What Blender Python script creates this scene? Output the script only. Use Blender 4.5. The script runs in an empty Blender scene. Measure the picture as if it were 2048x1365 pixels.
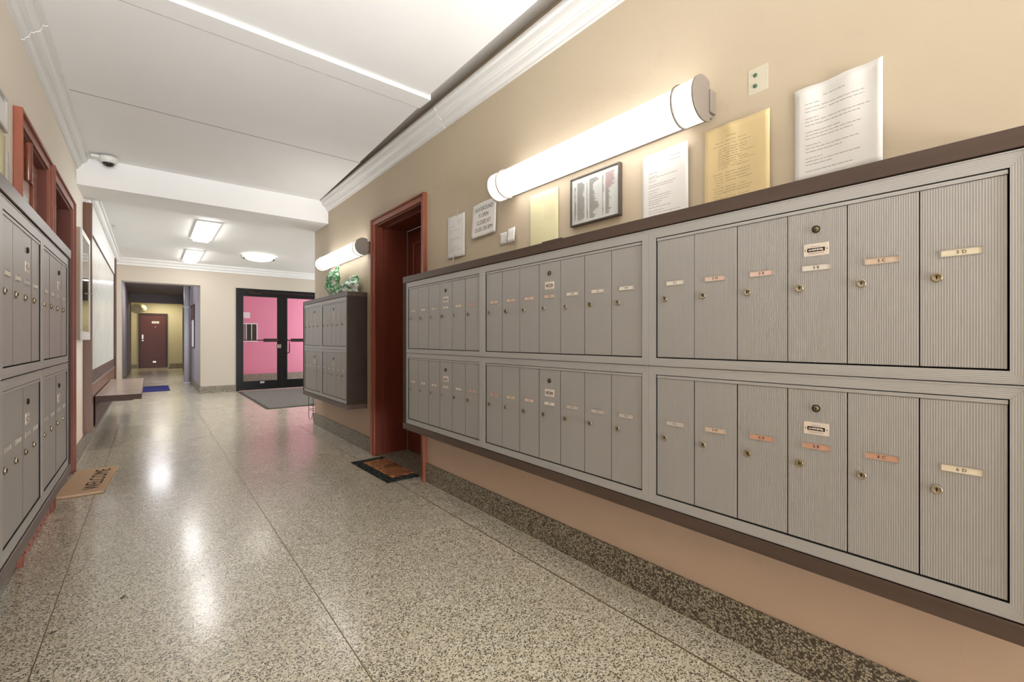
import bpy, bmesh, math, random
from mathutils import Vector, Matrix
random.seed(7)
PI = math.pi
S = bpy.context.scene
COL = S.collection

# ------------------------------------------------------------------ camera
cam_d = bpy.data.cameras.new('camera')
cam = bpy.data.objects.new('camera', cam_d)
COL.objects.link(cam)
YAW = math.atan(724/890.)
cam.location = (0, 0, 1.05)
cam.rotation_euler = (PI/2, 0, -YAW)
cam_d.sensor_width = 36
cam_d.lens = 36*890/2048.
cam_d.shift_y = -3.5/2048.
cam_d.clip_start = 0.02
cam_d.clip_end = 100
S.camera = cam
# ------------------------------------------------------------------ world, exposure
w = bpy.data.worlds.new('world'); S.world = w
w.use_nodes = True
w.node_tree.nodes['Background'].inputs[0].default_value = (0.75, 0.82, 1.0, 1)
w.node_tree.nodes['Background'].inputs[1].default_value = 0.3
S.view_settings.view_transform = 'Standard'
S.view_settings.look = 'None'
S.view_settings.exposure = 0.95
S.view_settings.gamma = 1.0
S.view_settings.use_curve_mapping = False

def area(name, loc, rot, sx, sy, power, col=(1, 1, 1), spread=180):
    d = bpy.data.lights.new(name, 'AREA'); d.shape = 'RECTANGLE'
    d.size = sx; d.size_y = sy; d.energy = power; d.color = col; d.spread = math.radians(spread)
    o = bpy.data.objects.new(name, d); COL.objects.link(o)
    o.location = loc; o.rotation_euler = rot
    return o
# lights of the building outside the frame, and fill lights added for brightness
area('hall_ceiling_light_rear', (0.55, -3.4, 2.56), (0, 0, 0), 1.0, 2.0, 12, (1.0, 0.98, 0.96))
area('rear_ceiling_fill', (0.5, -2.6, 0.2), (PI-.96, 0, 0), 1.4, 0.8, 21, (0.97, 0.98, 1.0), 52)  # unseen fill aimed up, added to brighten the corridor ceiling
area('rear_corridor_fill', (0.5, -6.9, 0.55), (PI/2+.12, 0, 0), 1.9, 1.0, 180, (0.90, 0.95, 1.0))  # unseen soft fill added behind the camera, shining along the corridor
area('vestibule_daylight', (4.7, 11.7, 1.4), (0, PI/2, 0), 1.9, 2.0, 46, (0.80, 0.88, 1.0))
area('lobby_side_daylight', (5.9, 8.2, 1.5), (0, PI/2, 0), 1.8, 2.4, 85, (0.86, 0.92, 1.0))
area('far_hall_light', (0.35, 20.1, 2.42), (0, 0, 0), 0.5, 0.8, 12, (1.0, 0.92, 0.72))
area('passage_fill', (0.2, 14.6, 2.5), (0, 0, 0), 0.4, 1.2, 16, (0.95, 0.94, 1.0))  # fill added to lift the dark passage walls
area('passage_jamb_fill', (-0.46, 11.6, 1.3), (0, -PI/2, 0), 1.6, 0.9, 9, (0.90, 0.92, 1.0))  # bluish fill added to light the right jamb of the opening

# ------------------------------------------------------------------ materials
def lin(c):
    return tuple(((x/255.)/12.92 if x/255. <= 0.04045 else ((x/255.+0.055)/1.055)**2.4) for x in c)
def rgba(c): return (*lin(c), 1)
class NT:
    def __init__(s, name):
        s.m = bpy.data.materials.new(name); s.m.use_nodes = True
        s.t = s.m.node_tree; s.n = s.t.nodes; s.b = s.n['Principled BSDF']
    def new(s, ty, **k):
        n = s.n.new(ty)
        for a, v in k.items(): setattr(n, a, v)
        return n
    def link(s, a, b): s.t.links.new(a, b)
    def obj(s):
        return s.new('ShaderNodeTexCoord').outputs['Object']
    def mix(s, f, a, b, mode='MIX'):
        n = s.new('ShaderNodeMix', data_type='RGBA', blend_type=mode)
        for i, v in ((0, f), (6, a), (7, b)):
            if hasattr(v, 'is_linked') or hasattr(v, 'links'): s.link(v, n.inputs[i])
            else: n.inputs[i].default_value = v
        return n.outputs[2]
    def math(s, op, a, b=None, c=None):
        n = s.new('ShaderNodeMath', operation=op)
        for i, v in enumerate((a, b, c)):
            if v is None: continue
            if hasattr(v, 'links'): s.link(v, n.inputs[i])
            else: n.inputs[i].default_value = v
        return n.outputs[0]
    def ramp(s, fac, stops, interp='LINEAR'):
        n = s.new('ShaderNodeValToRGB'); n.color_ramp.interpolation = interp
        e = n.color_ramp.elements
        while len(e) < len(stops): e.new(0.5)
        for i, (p, c) in enumerate(stops): e[i].position = p; e[i].color = c
        s.link(fac, n.inputs[0]); return n.outputs[0]
    def noise(s, vec, scale, detail=3, rough=.5, dist=0):
        n = s.new('ShaderNodeTexNoise'); s.link(vec, n.inputs['Vector'])
        n.inputs['Scale'].default_value = scale; n.inputs['Detail'].default_value = detail
        n.inputs['Roughness'].default_value = rough; n.inputs['Distortion'].default_value = dist
        return n.outputs['Fac']
    def bump(s, h, strength=.3, dist=.002):
        n = s.new('ShaderNodeBump'); n.inputs['Strength'].default_value = strength
        n.inputs['Distance'].default_value = dist; s.link(h, n.inputs['Height'])
        s.link(n.outputs[0], s.b.inputs['Normal'])
    def set(s, col=None, rough=None, metal=None, spec=None, **k):
        if col is not None:
            if hasattr(col, 'links'): s.link(col, s.b.inputs['Base Color'])
            else: s.b.inputs['Base Color'].default_value = rgba(col)
        if rough is not None: s.b.inputs['Roughness'].default_value = rough
        if metal is not None: s.b.inputs['Metallic'].default_value = metal
        if spec is not None: s.b.inputs['Specular IOR Level'].default_value = spec
        return s.m
def flat(name, col, rough=.5, metal=0, spec=.5, var=0.0, vs=8.0):
    t = NT(name)
    if var:
        f = t.noise(t.obj(), vs, 4)
        a = tuple(max(0, c*(1-var)) for c in col); b = tuple(min(255, c*(1+var)) for c in col)
        t.set(t.mix(f, rgba(a), rgba(b)), rough, metal, spec)
    else: t.set(col, rough, metal, spec)
    return t.m
def emit(name, col, strength):
    t = NT(name); t.set(col, .4)
    t.b.inputs['Emission Color'].default_value = rgba(col)
    t.b.inputs['Emission Strength'].default_value = strength
    return t.m
def paint(name, col, col2, scratches=True, low=None):
    t = NT(name); v = t.obj()
    c = t.mix(t.noise(v, 1.7, 4, .55), rgba(col), rgba(col2))
    if low is not None:            # blends to a rosier colour on the lower part of the wall
        sp = t.new('ShaderNodeSeparateXYZ'); t.link(v, sp.inputs[0])
        f = t.ramp(t.math('ADD', sp.outputs[2], t.math('MULTIPLY', t.noise(v, 2.3, 3), .15)), [(0.45, (1, 1, 1, 1)), (0.85, (0, 0, 0, 1))])
        c = t.mix(f, c, rgba(low))
    if scratches:
        vo = t.new('ShaderNodeTexVoronoi', feature='DISTANCE_TO_EDGE'); mp = t.new('ShaderNodeMapping')
        mp.inputs['Scale'].default_value = (1, 1, 2.2); mp.inputs['Rotation'].default_value = (.5, .3, .2)
        ns = t.new('ShaderNodeTexNoise'); ns.inputs['Scale'].default_value = 2.5; t.link(v, ns.inputs['Vector'])
        ad = t.new('ShaderNodeVectorMath', operation='ADD'); t.link(v, ad.inputs[0]); t.link(ns.outputs['Color'], ad.inputs[1])
        t.link(ad.outputs[0], mp.inputs[0]); t.link(mp.outputs[0], vo.inputs['Vector']); vo.inputs['Scale'].default_value = 3.1
        l = t.ramp(vo.outputs['Distance'], [(0.0, (1, 1, 1, 1)), (0.006, (0, 0, 0, 1))])
        g = t.ramp(t.noise(v, 3.0, 3), [(0.50, (0, 0, 0, 1)), (0.68, (1, 1, 1, 1))])
        k = t.math('MULTIPLY', t.math('MULTIPLY', l, g), .5)
        dk = tuple(x*.72 for x in col2)
        c = t.mix(k, c, rgba(dk))
        smd = t.ramp(t.noise(v, 5.5, 6, .7), [(0.60, (0, 0, 0, 1)), (0.72, (1, 1, 1, 1))])
        c = t.mix(t.math('MULTIPLY', smd, .16), c, rgba(dk))
    t.set(c, .62, 0, .35)
    t.bump(t.noise(v, 60, 4, .6), .12, .002)
    return t.m
def terrazzo(name, dark=.40, rough=.27, scale=150, coat=.4, base=False):
    """cream marble chips with small dark chips between them (or, for the base, pale chips in a dark matrix)"""
    t = NT(name); v = t.obj()
    ns = t.new('ShaderNodeTexNoise'); ns.inputs['Scale'].default_value = 120; t.link(v, ns.inputs['Vector'])
    sc = t.new('ShaderNodeVectorMath', operation='SCALE'); t.link(ns.outputs['Color'], sc.inputs[0]); sc.inputs[3].default_value = .006
    ad = t.new('ShaderNodeVectorMath', operation='ADD'); t.link(v, ad.inputs[0]); t.link(sc.outputs[0], ad.inputs[1])
    def cells(scl):
        vo = t.new('ShaderNodeTexVoronoi', feature='F1'); t.link(ad.outputs[0], vo.inputs['Vector']); vo.inputs['Scale'].default_value = scl
        sp = t.new('ShaderNodeSeparateColor'); t.link(vo.outputs['Color'], sp.inputs[0]); return vo, sp
    v1, s1 = cells(scale); v2, s2 = cells(scale*1.35)
    light = t.ramp(s1.outputs[0], [(0, rgba((206, 198, 176))), (.3, rgba((226, 219, 200))), (.55, rgba((192, 182, 156))), (.7, rgba((214, 206, 186))), (.88, rgba((238, 234, 222)))], 'CONSTANT')
    darkc = t.ramp(s2.outputs[1], [(0, rgba((36, 31, 24))), (.45, rgba((62, 55, 43))), (.8, rgba((98, 88, 70)))], 'CONSTANT')
    if base:
        m = t.ramp(s1.outputs[1], [(0, (1, 1, 1, 1)), (dark, (0, 0, 0, 1))], 'CONSTANT')
        m2 = t.ramp(v1.outputs['Distance'], [(.42, (0, 0, 0, 1)), (.55, (1, 1, 1, 1))])
        c = t.mix(m, t.mix(.45, light, rgba((142, 124, 98))), t.mix(.5, darkc, rgba((88, 74, 58))))
        c = t.mix(t.math('MULTIPLY', m2, .7), c, rgba((78, 68, 54)))
    else:
        d = t.math('MULTIPLY', t.ramp(s2.outputs[0], [(0, (1, 1, 1, 1)), (dark, (0, 0, 0, 1))], 'CONSTANT'), t.ramp(v2.outputs['Distance'], [(.50, (1, 1, 1, 1)), (.62, (0, 0, 0, 1))]))
        c = t.mix(d, light, darkc)
        c = t.mix(t.math('MULTIPLY', t.noise(v, .8, 3), .25), c, rgba((184, 174, 150)))
    t.set(c, rough, 0, .5)
    r = t.math('ADD', t.math('MULTIPLY', t.noise(v, 1.3, 4), .16), rough-.08)
    t.link(r, t.b.inputs['Roughness'])
    t.b.inputs['Coat Weight'].default_value = coat; t.b.inputs['Coat Roughness'].default_value = .15
    return t.m
def ribbed(name, axis, col=(174, 172, 169), pitch=.0046, amp=.10):
    t = NT(name); sp = t.new('ShaderNodeSeparateXYZ'); t.link(t.obj(), sp.inputs[0])
    s1 = t.math('SINE', t.math('MULTIPLY', sp.outputs[axis], 2*PI/pitch))
    f = t.math('MULTIPLY_ADD', s1, .5, .5)
    fine = t.noise(t.obj(), 4, 3)
    a = tuple(c*(1-amp) for c in col); b = tuple(min(255, c*(1+amp*.6)) for c in col)
    c = t.mix(f, rgba(a), rgba(b))
    c = t.mix(t.math('MULTIPLY', fine, .22), c, rgba((150, 138, 126)))
    t.set(c, .42, .2, .5)
    t.bump(f, .35, .0008)
    return t.m
def wood(name, c1, c2, rough=.4, axis='X', sc=6):
    t = NT(name); mp = t.new('ShaderNodeMapping'); t.link(t.obj(), mp.inputs[0])
    s = {'X': (.25, 4, 4), 'Y': (4, .25, 4), 'Z': (4, 4, .25)}[axis]; mp.inputs['Scale'].default_value = s
    f = t.noise(mp.outputs[0], sc, 5, .6, .4)
    t.set(t.mix(t.ramp(f, [(.35, (0, 0, 0, 1)), (.65, (1, 1, 1, 1))]), rgba(c1), rgba(c2)), rough)
    return t.m
M = {}
M['wall_r'] = paint('wall_beige', (201, 187, 163), (193, 178, 153), True, (200, 174, 152))
M['wall_l'] = paint('wall_peach', (238, 228, 214), (234, 222, 206), False, (230, 205, 184))
M['wall_b'] = paint('wall_lobby', (198, 188, 174), (191, 180, 165), False)
M['wall_hall'] = paint('wall_mauve_grey', (160, 151, 153), (152, 143, 146), False)
M['wall_yellow'] = paint('wall_yellow', (212, 204, 172), (206, 197, 165), False)
M['pink'] = paint('wall_pink', (214, 128, 150), (220, 136, 157), False)
M['ceil'] = flat('ceiling_white', (238, 237, 235), .7, 0, .3, .015, 3)
M['ceil_dark'] = flat('ceiling_shade_recess', (228, 222, 216), .9)
M['crown'] = flat('crown_white', (228, 227, 224), .42, 0, .5, .02, 5)
M['terr'] = terrazzo('terrazzo_floor')
M['terr_b'] = terrazzo('terrazzo_base', .46, .4, 190, 0, True)
M['strip'] = flat('divider_brass', (128, 112, 82), .4, .4)
M['strip2'] = flat('cove_light', (206, 196, 178), .45)
M['ribV'] = ribbed('ribbed_vertical', 0)
M['ribH'] = ribbed('ribbed_horizontal', 2, (184, 183, 181), .0042, .10)
M['ribS'] = ribbed('ribbed_stile', 0, (184, 183, 181), .0042, .10)
M['case'] = wood('case_dark_laminate', (74, 58, 49), (88, 71, 61), .38, 'X', 4)
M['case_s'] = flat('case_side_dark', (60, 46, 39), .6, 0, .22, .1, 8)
M['gap_shade'] = flat('gap_shade_black', (22, 18, 15), .9)
M['nickel'] = flat('lock_nickel', (178, 166, 146), .28, .9)
M['brassy'] = flat('lock_brass', (162, 148, 118), .3, .9)
M['dark'] = flat('dark_metal', (44, 38, 32), .4, .6)
M['key'] = flat('keyhole', (18, 14, 12), .7)
M['plate'] = flat('plate_white', (226, 212, 198), .5)
M['ink'] = flat('ink', (62, 54, 48), .8)
M['ink2'] = flat('ink_grey', (136, 130, 124), .8)
M['inkr'] = flat('ink_red', (188, 140, 138), .8)
for n, c in (('tag_white', (228, 220, 208)), ('tag_pink', (226, 196, 182)), ('tag_copper', (204, 156, 130)), ('tag_beige', (216, 192, 170)), ('tag_cream', (230, 218, 192)), ('tag_grey', (200, 192, 182)), ('tag_rose', (206, 170, 160))):
    M[n] = flat(n, c, .6)
M['casing'] = flat('casing_red_brown', (142, 77, 55), .4, 0, .5, .06, 12)
M['leaf'] = flat('door_red_brown', (108, 50, 33), .36, 0, .5, .08, 5)
M['leaf_l'] = flat('door_left_brown', (166, 112, 96), .22, 0, .6, .06, 7)
M['patch'] = flat('patch_paint', (208, 200, 180), .7)
M['strip_c'] = flat('ceiling_seam', (140, 136, 132), .8)
M['tagframe'] = flat('tag_frame', (158, 150, 140), .5)
M['kick'] = flat('kick_board_pink', (196, 126, 110), .5, 0, .4, .08, 14)
M['mezu'] = flat('cylinder_brown', (112, 60, 42), .3, 0, .6, .12, 30)
M['white_p'] = flat('paper_white', (232, 230, 226), .7, 0, .2, .02, 9)
M['yellow_p'] = flat('paper_yellow', (228, 221, 180), .7, 0, .2, .03, 9)
M['orange_p'] = flat('paper_goldenrod', (222, 200, 152), .7, 0, .2, .05, 7)
M['tape'] = flat('tape', (222, 210, 186), .25)
M['frame_d'] = flat('frame_grey', (88, 80, 74), .35, .2)
M['alu'] = flat('aluminium', (190, 188, 186), .3, .8)
M['lampcap'] = flat('lamp_cap', (140, 130, 120), .45, .3)
M['tube'] = emit('lamp_diffuser', (255, 252, 250), 3.1)
M['band'] = emit('lamp_band', (255, 248, 238), .5)
M['panel_e'] = emit('lobby_panel_light', (255, 252, 250), 9)
M['disc_e'] = emit('lobby_disc_light', (255, 250, 240), 4)
M['black'] = flat('door_black', (15, 15, 15), .35, 0, .25)
M['bar'] = flat('bar_bronze', (56, 38, 36), .35, .4)
M['white'] = flat('white_plastic', (226, 224, 218), .35)
M['dome'] = flat('dome_smoked', (34, 28, 24), .08, 0, .8)
M['brownw'] = wood('bench_wood', (116, 78, 56), (104, 68, 48), .35, 'Z', 5)
M['seat'] = wood('bench_top', (184, 164, 150), (168, 146, 132), .22, 'Y', 5)
M['seat_e'] = wood('bench_edge', (86, 60, 48), (76, 52, 42), .6, 'X', 5)
M['tan'] = flat('case_tan', (190, 166, 146), .5)
M['coir'] = None
M['darkdoor'] = flat('far_door', (92, 44, 38), .4, 0, .5, .08, 5)
M['darkframe'] = flat('far_door_frame', (62, 34, 28), .4)
M['globe'] = flat('globe_cream', (236, 230, 196), .25, 0, .6)
M['pipe'] = flat('pipe_paint', (202, 200, 204), .4)
M['bluemat'] = flat('blue_mat', (52, 52, 116), .9, 0, .2, .12, 40)
M['greymat'] = flat('grey_mat', (112, 108, 102), .95, 0, .1, .12, 60)
M['rubber'] = flat('rubber_edge', (66, 60, 58), .7)
def marble():
    t = NT('marble_panel'); v = t.obj()
    mp = t.new('ShaderNodeMapping'); t.link(v, mp.inputs[0]); mp.inputs['Scale'].default_value = (1.3, 1.3, .9)
    f = t.noise(mp.outputs[0], 2.2, 7, .62, 1.4)
    l = t.ramp(f, [(.44, (0, 0, 0, 1)), (.5, (1, 1, 1, 1)), (.53, (0, 0, 0, 1))])
    c = t.mix(t.math('MULTIPLY', l, .35), rgba((226, 226, 218)), rgba((176, 176, 170)))
    t.set(c, .25); return t.m
M['marble'] = marble()
def coir():
    t = NT('coir'); v = t.obj()
    f = t.noise(v, 160, 3); g = t.noise(v, 9, 3)
    c = t.mix(f, rgba((178, 146, 116)), rgba((232, 200, 166)))
    c = t.mix(t.math('MULTIPLY', g, .3), c, rgba((222, 190, 156)))
    t.set(c, .95, 0, .1); t.bump(f, .9, .004); return t.m
M['coir'] = coir()
def rug(name, c1, c2, s):
    t = NT(name); v = t.obj()
    f = t.ramp(t.noise(v, s, 4, .7, .8), [(.46, (0, 0, 0, 1)), (.54, (1, 1, 1, 1))])
    t.set(t.mix(f, rgba(c1), rgba(c2)), .95, 0, .1); t.bump(t.noise(v, 200, 2), .8, .003); return t.m
M['rug_b'] = rug('rug_border', (34, 36, 36), (68, 70, 66), 42)
M['rug_c'] = rug('rug_centre', (156, 106, 74), (138, 90, 62), 16)
M['rug_l'] = rug('rug_line', (196, 140, 96), (120, 62, 40), 30)
M['rug_m'] = rug('rug_motif', (96, 70, 46), (134, 84, 50), 30)
def bagm():
    t = NT('bag_green'); v = t.obj()
    f = t.ramp(t.noise(v, 26, 5, .7, 1.5), [(.44, rgba((30, 104, 52))), (.52, rgba((90, 160, 100))), (.62, rgba((226, 230, 220)))])
    g = t.ramp(t.noise(v, 7, 2), [(.54, (0, 0, 0, 1)), (.60, (1, 1, 1, 1))])
    t.set(t.mix(g, f, rgba((214, 216, 206))), .16, 0, .8); t.bump(t.noise(v, 35, 4, .6, 1), .7, .01); return t.m
M['bag'] = bagm()
def glass(name):
    t = NT(name); tr = t.new('ShaderNodeBsdfTransparent'); tr.inputs[0].default_value = (.96, .97, .97, 1)
    gl = t.new('ShaderNodeBsdfGlossy'); gl.inputs['Roughness'].default_value = .02
    lw = t.new('ShaderNodeLayerWeight'); lw.inputs[0].default_value = .5
    fr_ = t.math('MULTIPLY_ADD', t.math('POWER', lw.outputs['Facing'], 5.0), .9, .03)
    mx = t.new('ShaderNodeMixShader'); t.link(fr_, mx.inputs[0]); t.link(tr.outputs[0], mx.inputs[1]); t.link(gl.outputs[0], mx.inputs[2])
    t.link(mx.outputs[0], t.n['Material Output'].inputs[0]); return t.m
M['glass'] = glass('clear_glass')

# ------------------------------------------------------------------ mesh helpers
class MB:
    """collects simple solids, then links them as one mesh object"""
    def __init__(s): s.bm = bmesh.new()
    def box(s, x0, y0, z0, x1, y1, z1, mi=0, bev=0):
        if x0 > x1: x0, x1 = x1, x0
        if y0 > y1: y0, y1 = y1, y0
        if z0 > z1: z0, z1 = z1, z0
        r = bmesh.ops.create_cube(s.bm, size=1)
        vs = r['verts']
        for v in vs:
            v.co = Vector(((x0+x1)/2+v.co.x*(x1-x0), (y0+y1)/2+v.co.y*(y1-y0), (z0+z1)/2+v.co.z*(z1-z0)))
        fs = {f for v in vs for f in v.link_faces}
        for f in fs: f.material_index = mi
        if bev:
            es = list({e for f in fs for e in f.edges})
            r2 = bmesh.ops.bevel(s.bm, geom=es, offset=bev, segments=2, affect='EDGES', profile=.5)
            for f in r2['faces']: f.material_index = mi
        return s
    def prism(s, pts, d0, d1, axis='Y', mi=0):
        """polygon pts (2D) extruded from d0 to d1 along axis. axis Y: pts=(x,z); X: pts=(y,z); Z: pts=(x,y)"""
        def P(p, d):
            if axis == 'Y': return (p[0], d, p[1])
            if axis == 'X': return (d, p[0], p[1])
            return (p[0], p[1], d)
        a = [s.bm.verts.new(P(p, d0)) for p in pts]; b = [s.bm.verts.new(P(p, d1)) for p in pts]
        n = len(pts)
        fs = [s.bm.faces.new(a), s.bm.faces.new(b[::-1])]
        for i in range(n): fs.append(s.bm.faces.new((a[i], b[i], b[(i+1) % n], a[(i+1) % n])))
        for f in fs: f.material_index = mi
        bmesh.ops.recalc_face_normals(s.bm, faces=fs)
        return s
    def lathe(s, prof, seg=24, axis='Y', c=(0, 0, 0), mi=0, a0=0, a1=2*PI, smooth=True):
        """prof = [(r, d)] along the axis"""
        full = abs(a1-a0-2*PI) < 1e-6
        rings = []
        for r, d in prof:
            ring = []
            for k in range(seg if full else seg+1):
                a = a0+(a1-a0)*k/seg
                u, v = r*math.cos(a), r*math.sin(a)
                if axis == 'Y': p = (c[0]+u, c[1]+d, c[2]+v)
                elif axis == 'Z': p = (c[0]+u, c[1]+v, c[2]+d)
                else: p = (c[0]+d, c[1]+u, c[2]+v)
                ring.append(s.bm.verts.new(p))
            rings.append(ring)
        fs = []
        m = len(rings[0])
        for i in range(len(rings)-1):
            for k in range(m if full else m-1):
                k2 = (k+1) % m
                try: fs.append(s.bm.faces.new((rings[i][k], rings[i][k2], rings[i+1][k2], rings[i+1][k])))
                except ValueError: pass
        for rg in (rings[0], rings[-1]):
            try: fs.append(s.bm.faces.new(rg))
            except ValueError: pass
        if not full:   # flat back
            try: fs.append(s.bm.faces.new([r[0] for r in rings]+[r[-1] for r in rings][::-1]))
            except ValueError: pass
        for f in fs: f.material_index = mi; f.smooth = smooth and len(f.verts) == 4
        bmesh.ops.recalc_face_normals(s.bm, faces=fs)
        return s
    def tube(s, pts, r, seg=8, mi=0):
        pts = [Vector(p) for p in pts]; rings = []
        up = Vector((0, 0, 1))
        for i, p in enumerate(pts):
            t = (pts[min(i+1, len(pts)-1)]-pts[max(i-1, 0)]).normalized()
            a = t.cross(up)
            if a.length < .1: a = t.cross(Vector((0, 1, 0)))
            a.normalize(); b = t.cross(a).normalized()
            rings.append([s.bm.verts.new(p+a*r*math.cos(2*PI*k/seg)+b*r*math.sin(2*PI*k/seg)) for k in range(seg)])
        fs = [s.bm.faces.new(rings[0]), s.bm.faces.new(rings[-1][::-1])]
        for i in range(len(rings)-1):
            for k in range(seg):
                f = s.bm.faces.new((rings[i][k], rings[i][(k+1) % seg], rings[i+1][(k+1) % seg], rings[i+1][k])); f.smooth = True; fs.append(f)
        for f in fs: f.material_index = mi
        bmesh.ops.recalc_face_normals(s.bm, faces=fs)
        return s
    def mesh(s, name, mats):
        me = bpy.data.meshes.new(name); s.bm.to_mesh(me); s.bm.free()
        for m in (mats if isinstance(mats, (list, tuple)) else [mats]): me.materials.append(m)
        return me
    def build(s, name, mats, parent=None, loc=None, rotz=0):
        return inst(name, s.mesh(name, mats), parent, loc, rotz)
def inst(name, me, parent=None, loc=None, rotz=0):
    o = bpy.data.objects.new(name, me); COL.objects.link(o)
    if parent: o.parent = parent
    if loc is not None: o.location = loc
    if rotz: o.rotation_euler = (0, 0, rotz)
    return o
def tag(o, label=None, cat=None, group=None, kind=None):
    if label: o['label'] = label
    if cat: o['category'] = cat
    if group: o['group'] = group
    if kind: o['kind'] = kind
    return o
def empty(name, loc, rotz, label, cat, group=None):
    o = bpy.data.objects.new(name, None); COL.objects.link(o)
    o.location = loc; o.rotation_euler = (0, 0, rotz); o.empty_display_size = .1
    return tag(o, label, cat, group)
def struct(name, mb, mats):
    o = mb.build(name, mats); o['kind'] = 'structure'; return o
RW, LW = -PI/2, PI/2           # facing rotations: right wall things, left wall things (local x = left to right, -y = outwards)
_tx = {}
def text_mesh(txt, size, mat, shear=0, spacing=1.0, depth=.0002, xs=1.0):
    k = (txt, size, mat.name, shear, spacing, xs)
    if k in _tx: return _tx[k]
    c = bpy.data.curves.new('lettering', 'FONT'); c.body = txt; c.size = size; c.shear = shear
    c.align_x = 'CENTER'; c.align_y = 'CENTER'; c.extrude = depth; c.space_character = spacing; c.resolution_u = 3
    o = bpy.data.objects.new('lettering_tmp', c); COL.objects.link(o)
    bpy.context.view_layer.update()
    me = bpy.data.meshes.new_from_object(o.evaluated_get(bpy.context.evaluated_depsgraph_get()))
    bpy.data.objects.remove(o)
    for v in me.vertices: v.co = Vector((v.co.x*xs, -v.co.z, v.co.y))
    me.materials.clear(); me.materials.append(mat)
    _tx[k] = me
    return me

# ------------------------------------------------------------------ structure
XR, XL = 1.58, -0.485
ZC = 2.64
Y1, Y2 = 5.27, 5.80      # beam
YB = 10.45               # lobby back wall
ZL = 2.50                # lobby ceiling
f = MB().box(-1.5, -7.2, -.1, 6.2, 24, 0)
floor = struct('floor', f, M['terr'])
def strip(x0, y0, x1, y1, mat='strip', h=.0008):
    MB().box(x0, y0, -.002, x1, y1, h).build('divider_strip', M[mat], floor)
strip(.529, -7, .5325, YB); strip(-.292, -7, -.2885, YB); strip(1.398, -7, 1.4045, 5.8)
strip(1.566, -7, 1.5685, 2.93, 'strip2', .002); strip(1.566, 3.95, 1.5685, 5.8, 'strip2', .002)
strip(-.473, 3.9, -.470, YB, 'strip2', .002)
strip(-.47, 5.80, 6, 5.8035); strip(-.47, 8.1, 6, 8.1035); strip(-.4, YB, 6, YB+.004)
strip(1.9, 5.8, 1.9035, YB)
# right wall with the recessed doorway
DR0, DR1, DRZ = 2.99, 3.885, 2.075
m = MB(); m.box(XR, -7, 0, XR+.3, DR0, ZC+.2); m.box(XR, DR1, 0, XR+.3, Y2, ZC+.2); m.box(XR, DR0, DRZ, XR+.3, DR1, ZC+.2)
struct('wall_right', m, M['wall_r'])
struct('wall_lobby_front', MB().box(XR+.3, Y2-.15, 0, 6.1, Y2, 2.7), M['wall_b'])
struct('wall_lobby_right', MB().box(6, Y2, 0, 6.15, YB, 2.7), M['wall_b'])
struct('wall_rear', MB().box(XL-.2, -7.15, 0, XR+.3, -7, ZC+.2), M['wall_l'])
# left wall, with the two doorways
A0, A1, B0, B1, DLZ = 3.06, 3.81, 3.985, 4.86, 2.065
m = MB(); m.box(XL-.3, -7, 0, XL, A0, ZC+.2); m.box(XL-.3, A1, 0, XL, B0, ZC+.2); m.box(XL-.3, B1, 0, XL, YB, ZC+.2)
m.box(XL-.3, A0, DLZ, XL, A1, ZC+.2); m.box(XL-.3, B0, DLZ, XL, B1, ZC+.2)
struct('wall_left', m, M['wall_l'])
# lobby back wall: opening to the passage, double door opening
OX0, OX1, OZ = -.392, .757, 2.09
GX0, GX1, GZ = 1.342, 3.04, 2.086
m = MB(); m.box(XL-.3, YB, 0, OX0, YB+.28, 2.7); m.box(OX1, YB, 0, GX0, YB+.14, 2.7); m.box(OX0, YB, OZ, OX1, YB+.28, 2.7)
m.box(GX0, YB, GZ, GX1, YB+.14, 2.7); m.box(GX1, YB, 0, 6.1, YB+.14, 2.7)
struct('wall_back', m, M['wall_b'])
# ceilings
m = MB(); m.box(XL-.3, -7.1, 2.75, XR+.3, Y1, 2.85)
struct('ceiling', m, M['ceil_dark'])
m = MB()  # panels stop short of the crown: this recess stands in for its shadow
m.prism([(XL, -7.0), (1.415, -7.0), (1.410, 2.60), (XL, 2.60)], 2.64, 2.76, 'Z')
m.prism([(XL, 2.60), (1.428, 2.60), (1.422, 2.74), (XL, 2.74)], 2.620, 2.76, 'Z')
m.prism([(XL, 2.74), (1.408, 2.74), (1.440, 3.919), (XL, 3.919)], 2.6185, 2.76, 'Z')
m.prism([(XL, 3.92), (1.448, 3.92), (1.482, Y1), (XL, Y1)], 2.618, 2.76, 'Z')
o = struct('ceiling_panels', m, M['ceil'])
MB().box(XL, 3.915, 2.6172, 1.440, 3.922, 2.62).build('seam_strip', M['strip_c'], o)
MB().box(XL, 2.7385, 2.6178, 1.41, 2.7405, 2.6205).build('seam_strip', M['strip_c'], o)
struct('ceiling_beam', MB().box(XL-.1, Y1, 2.372, XR+.02, Y2, 2.75), M['ceil'])
struct('ceiling_lobby', MB().box(XL-.3, Y2, ZL, 6.1, YB, ZL+.15), M['ceil'])
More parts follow.
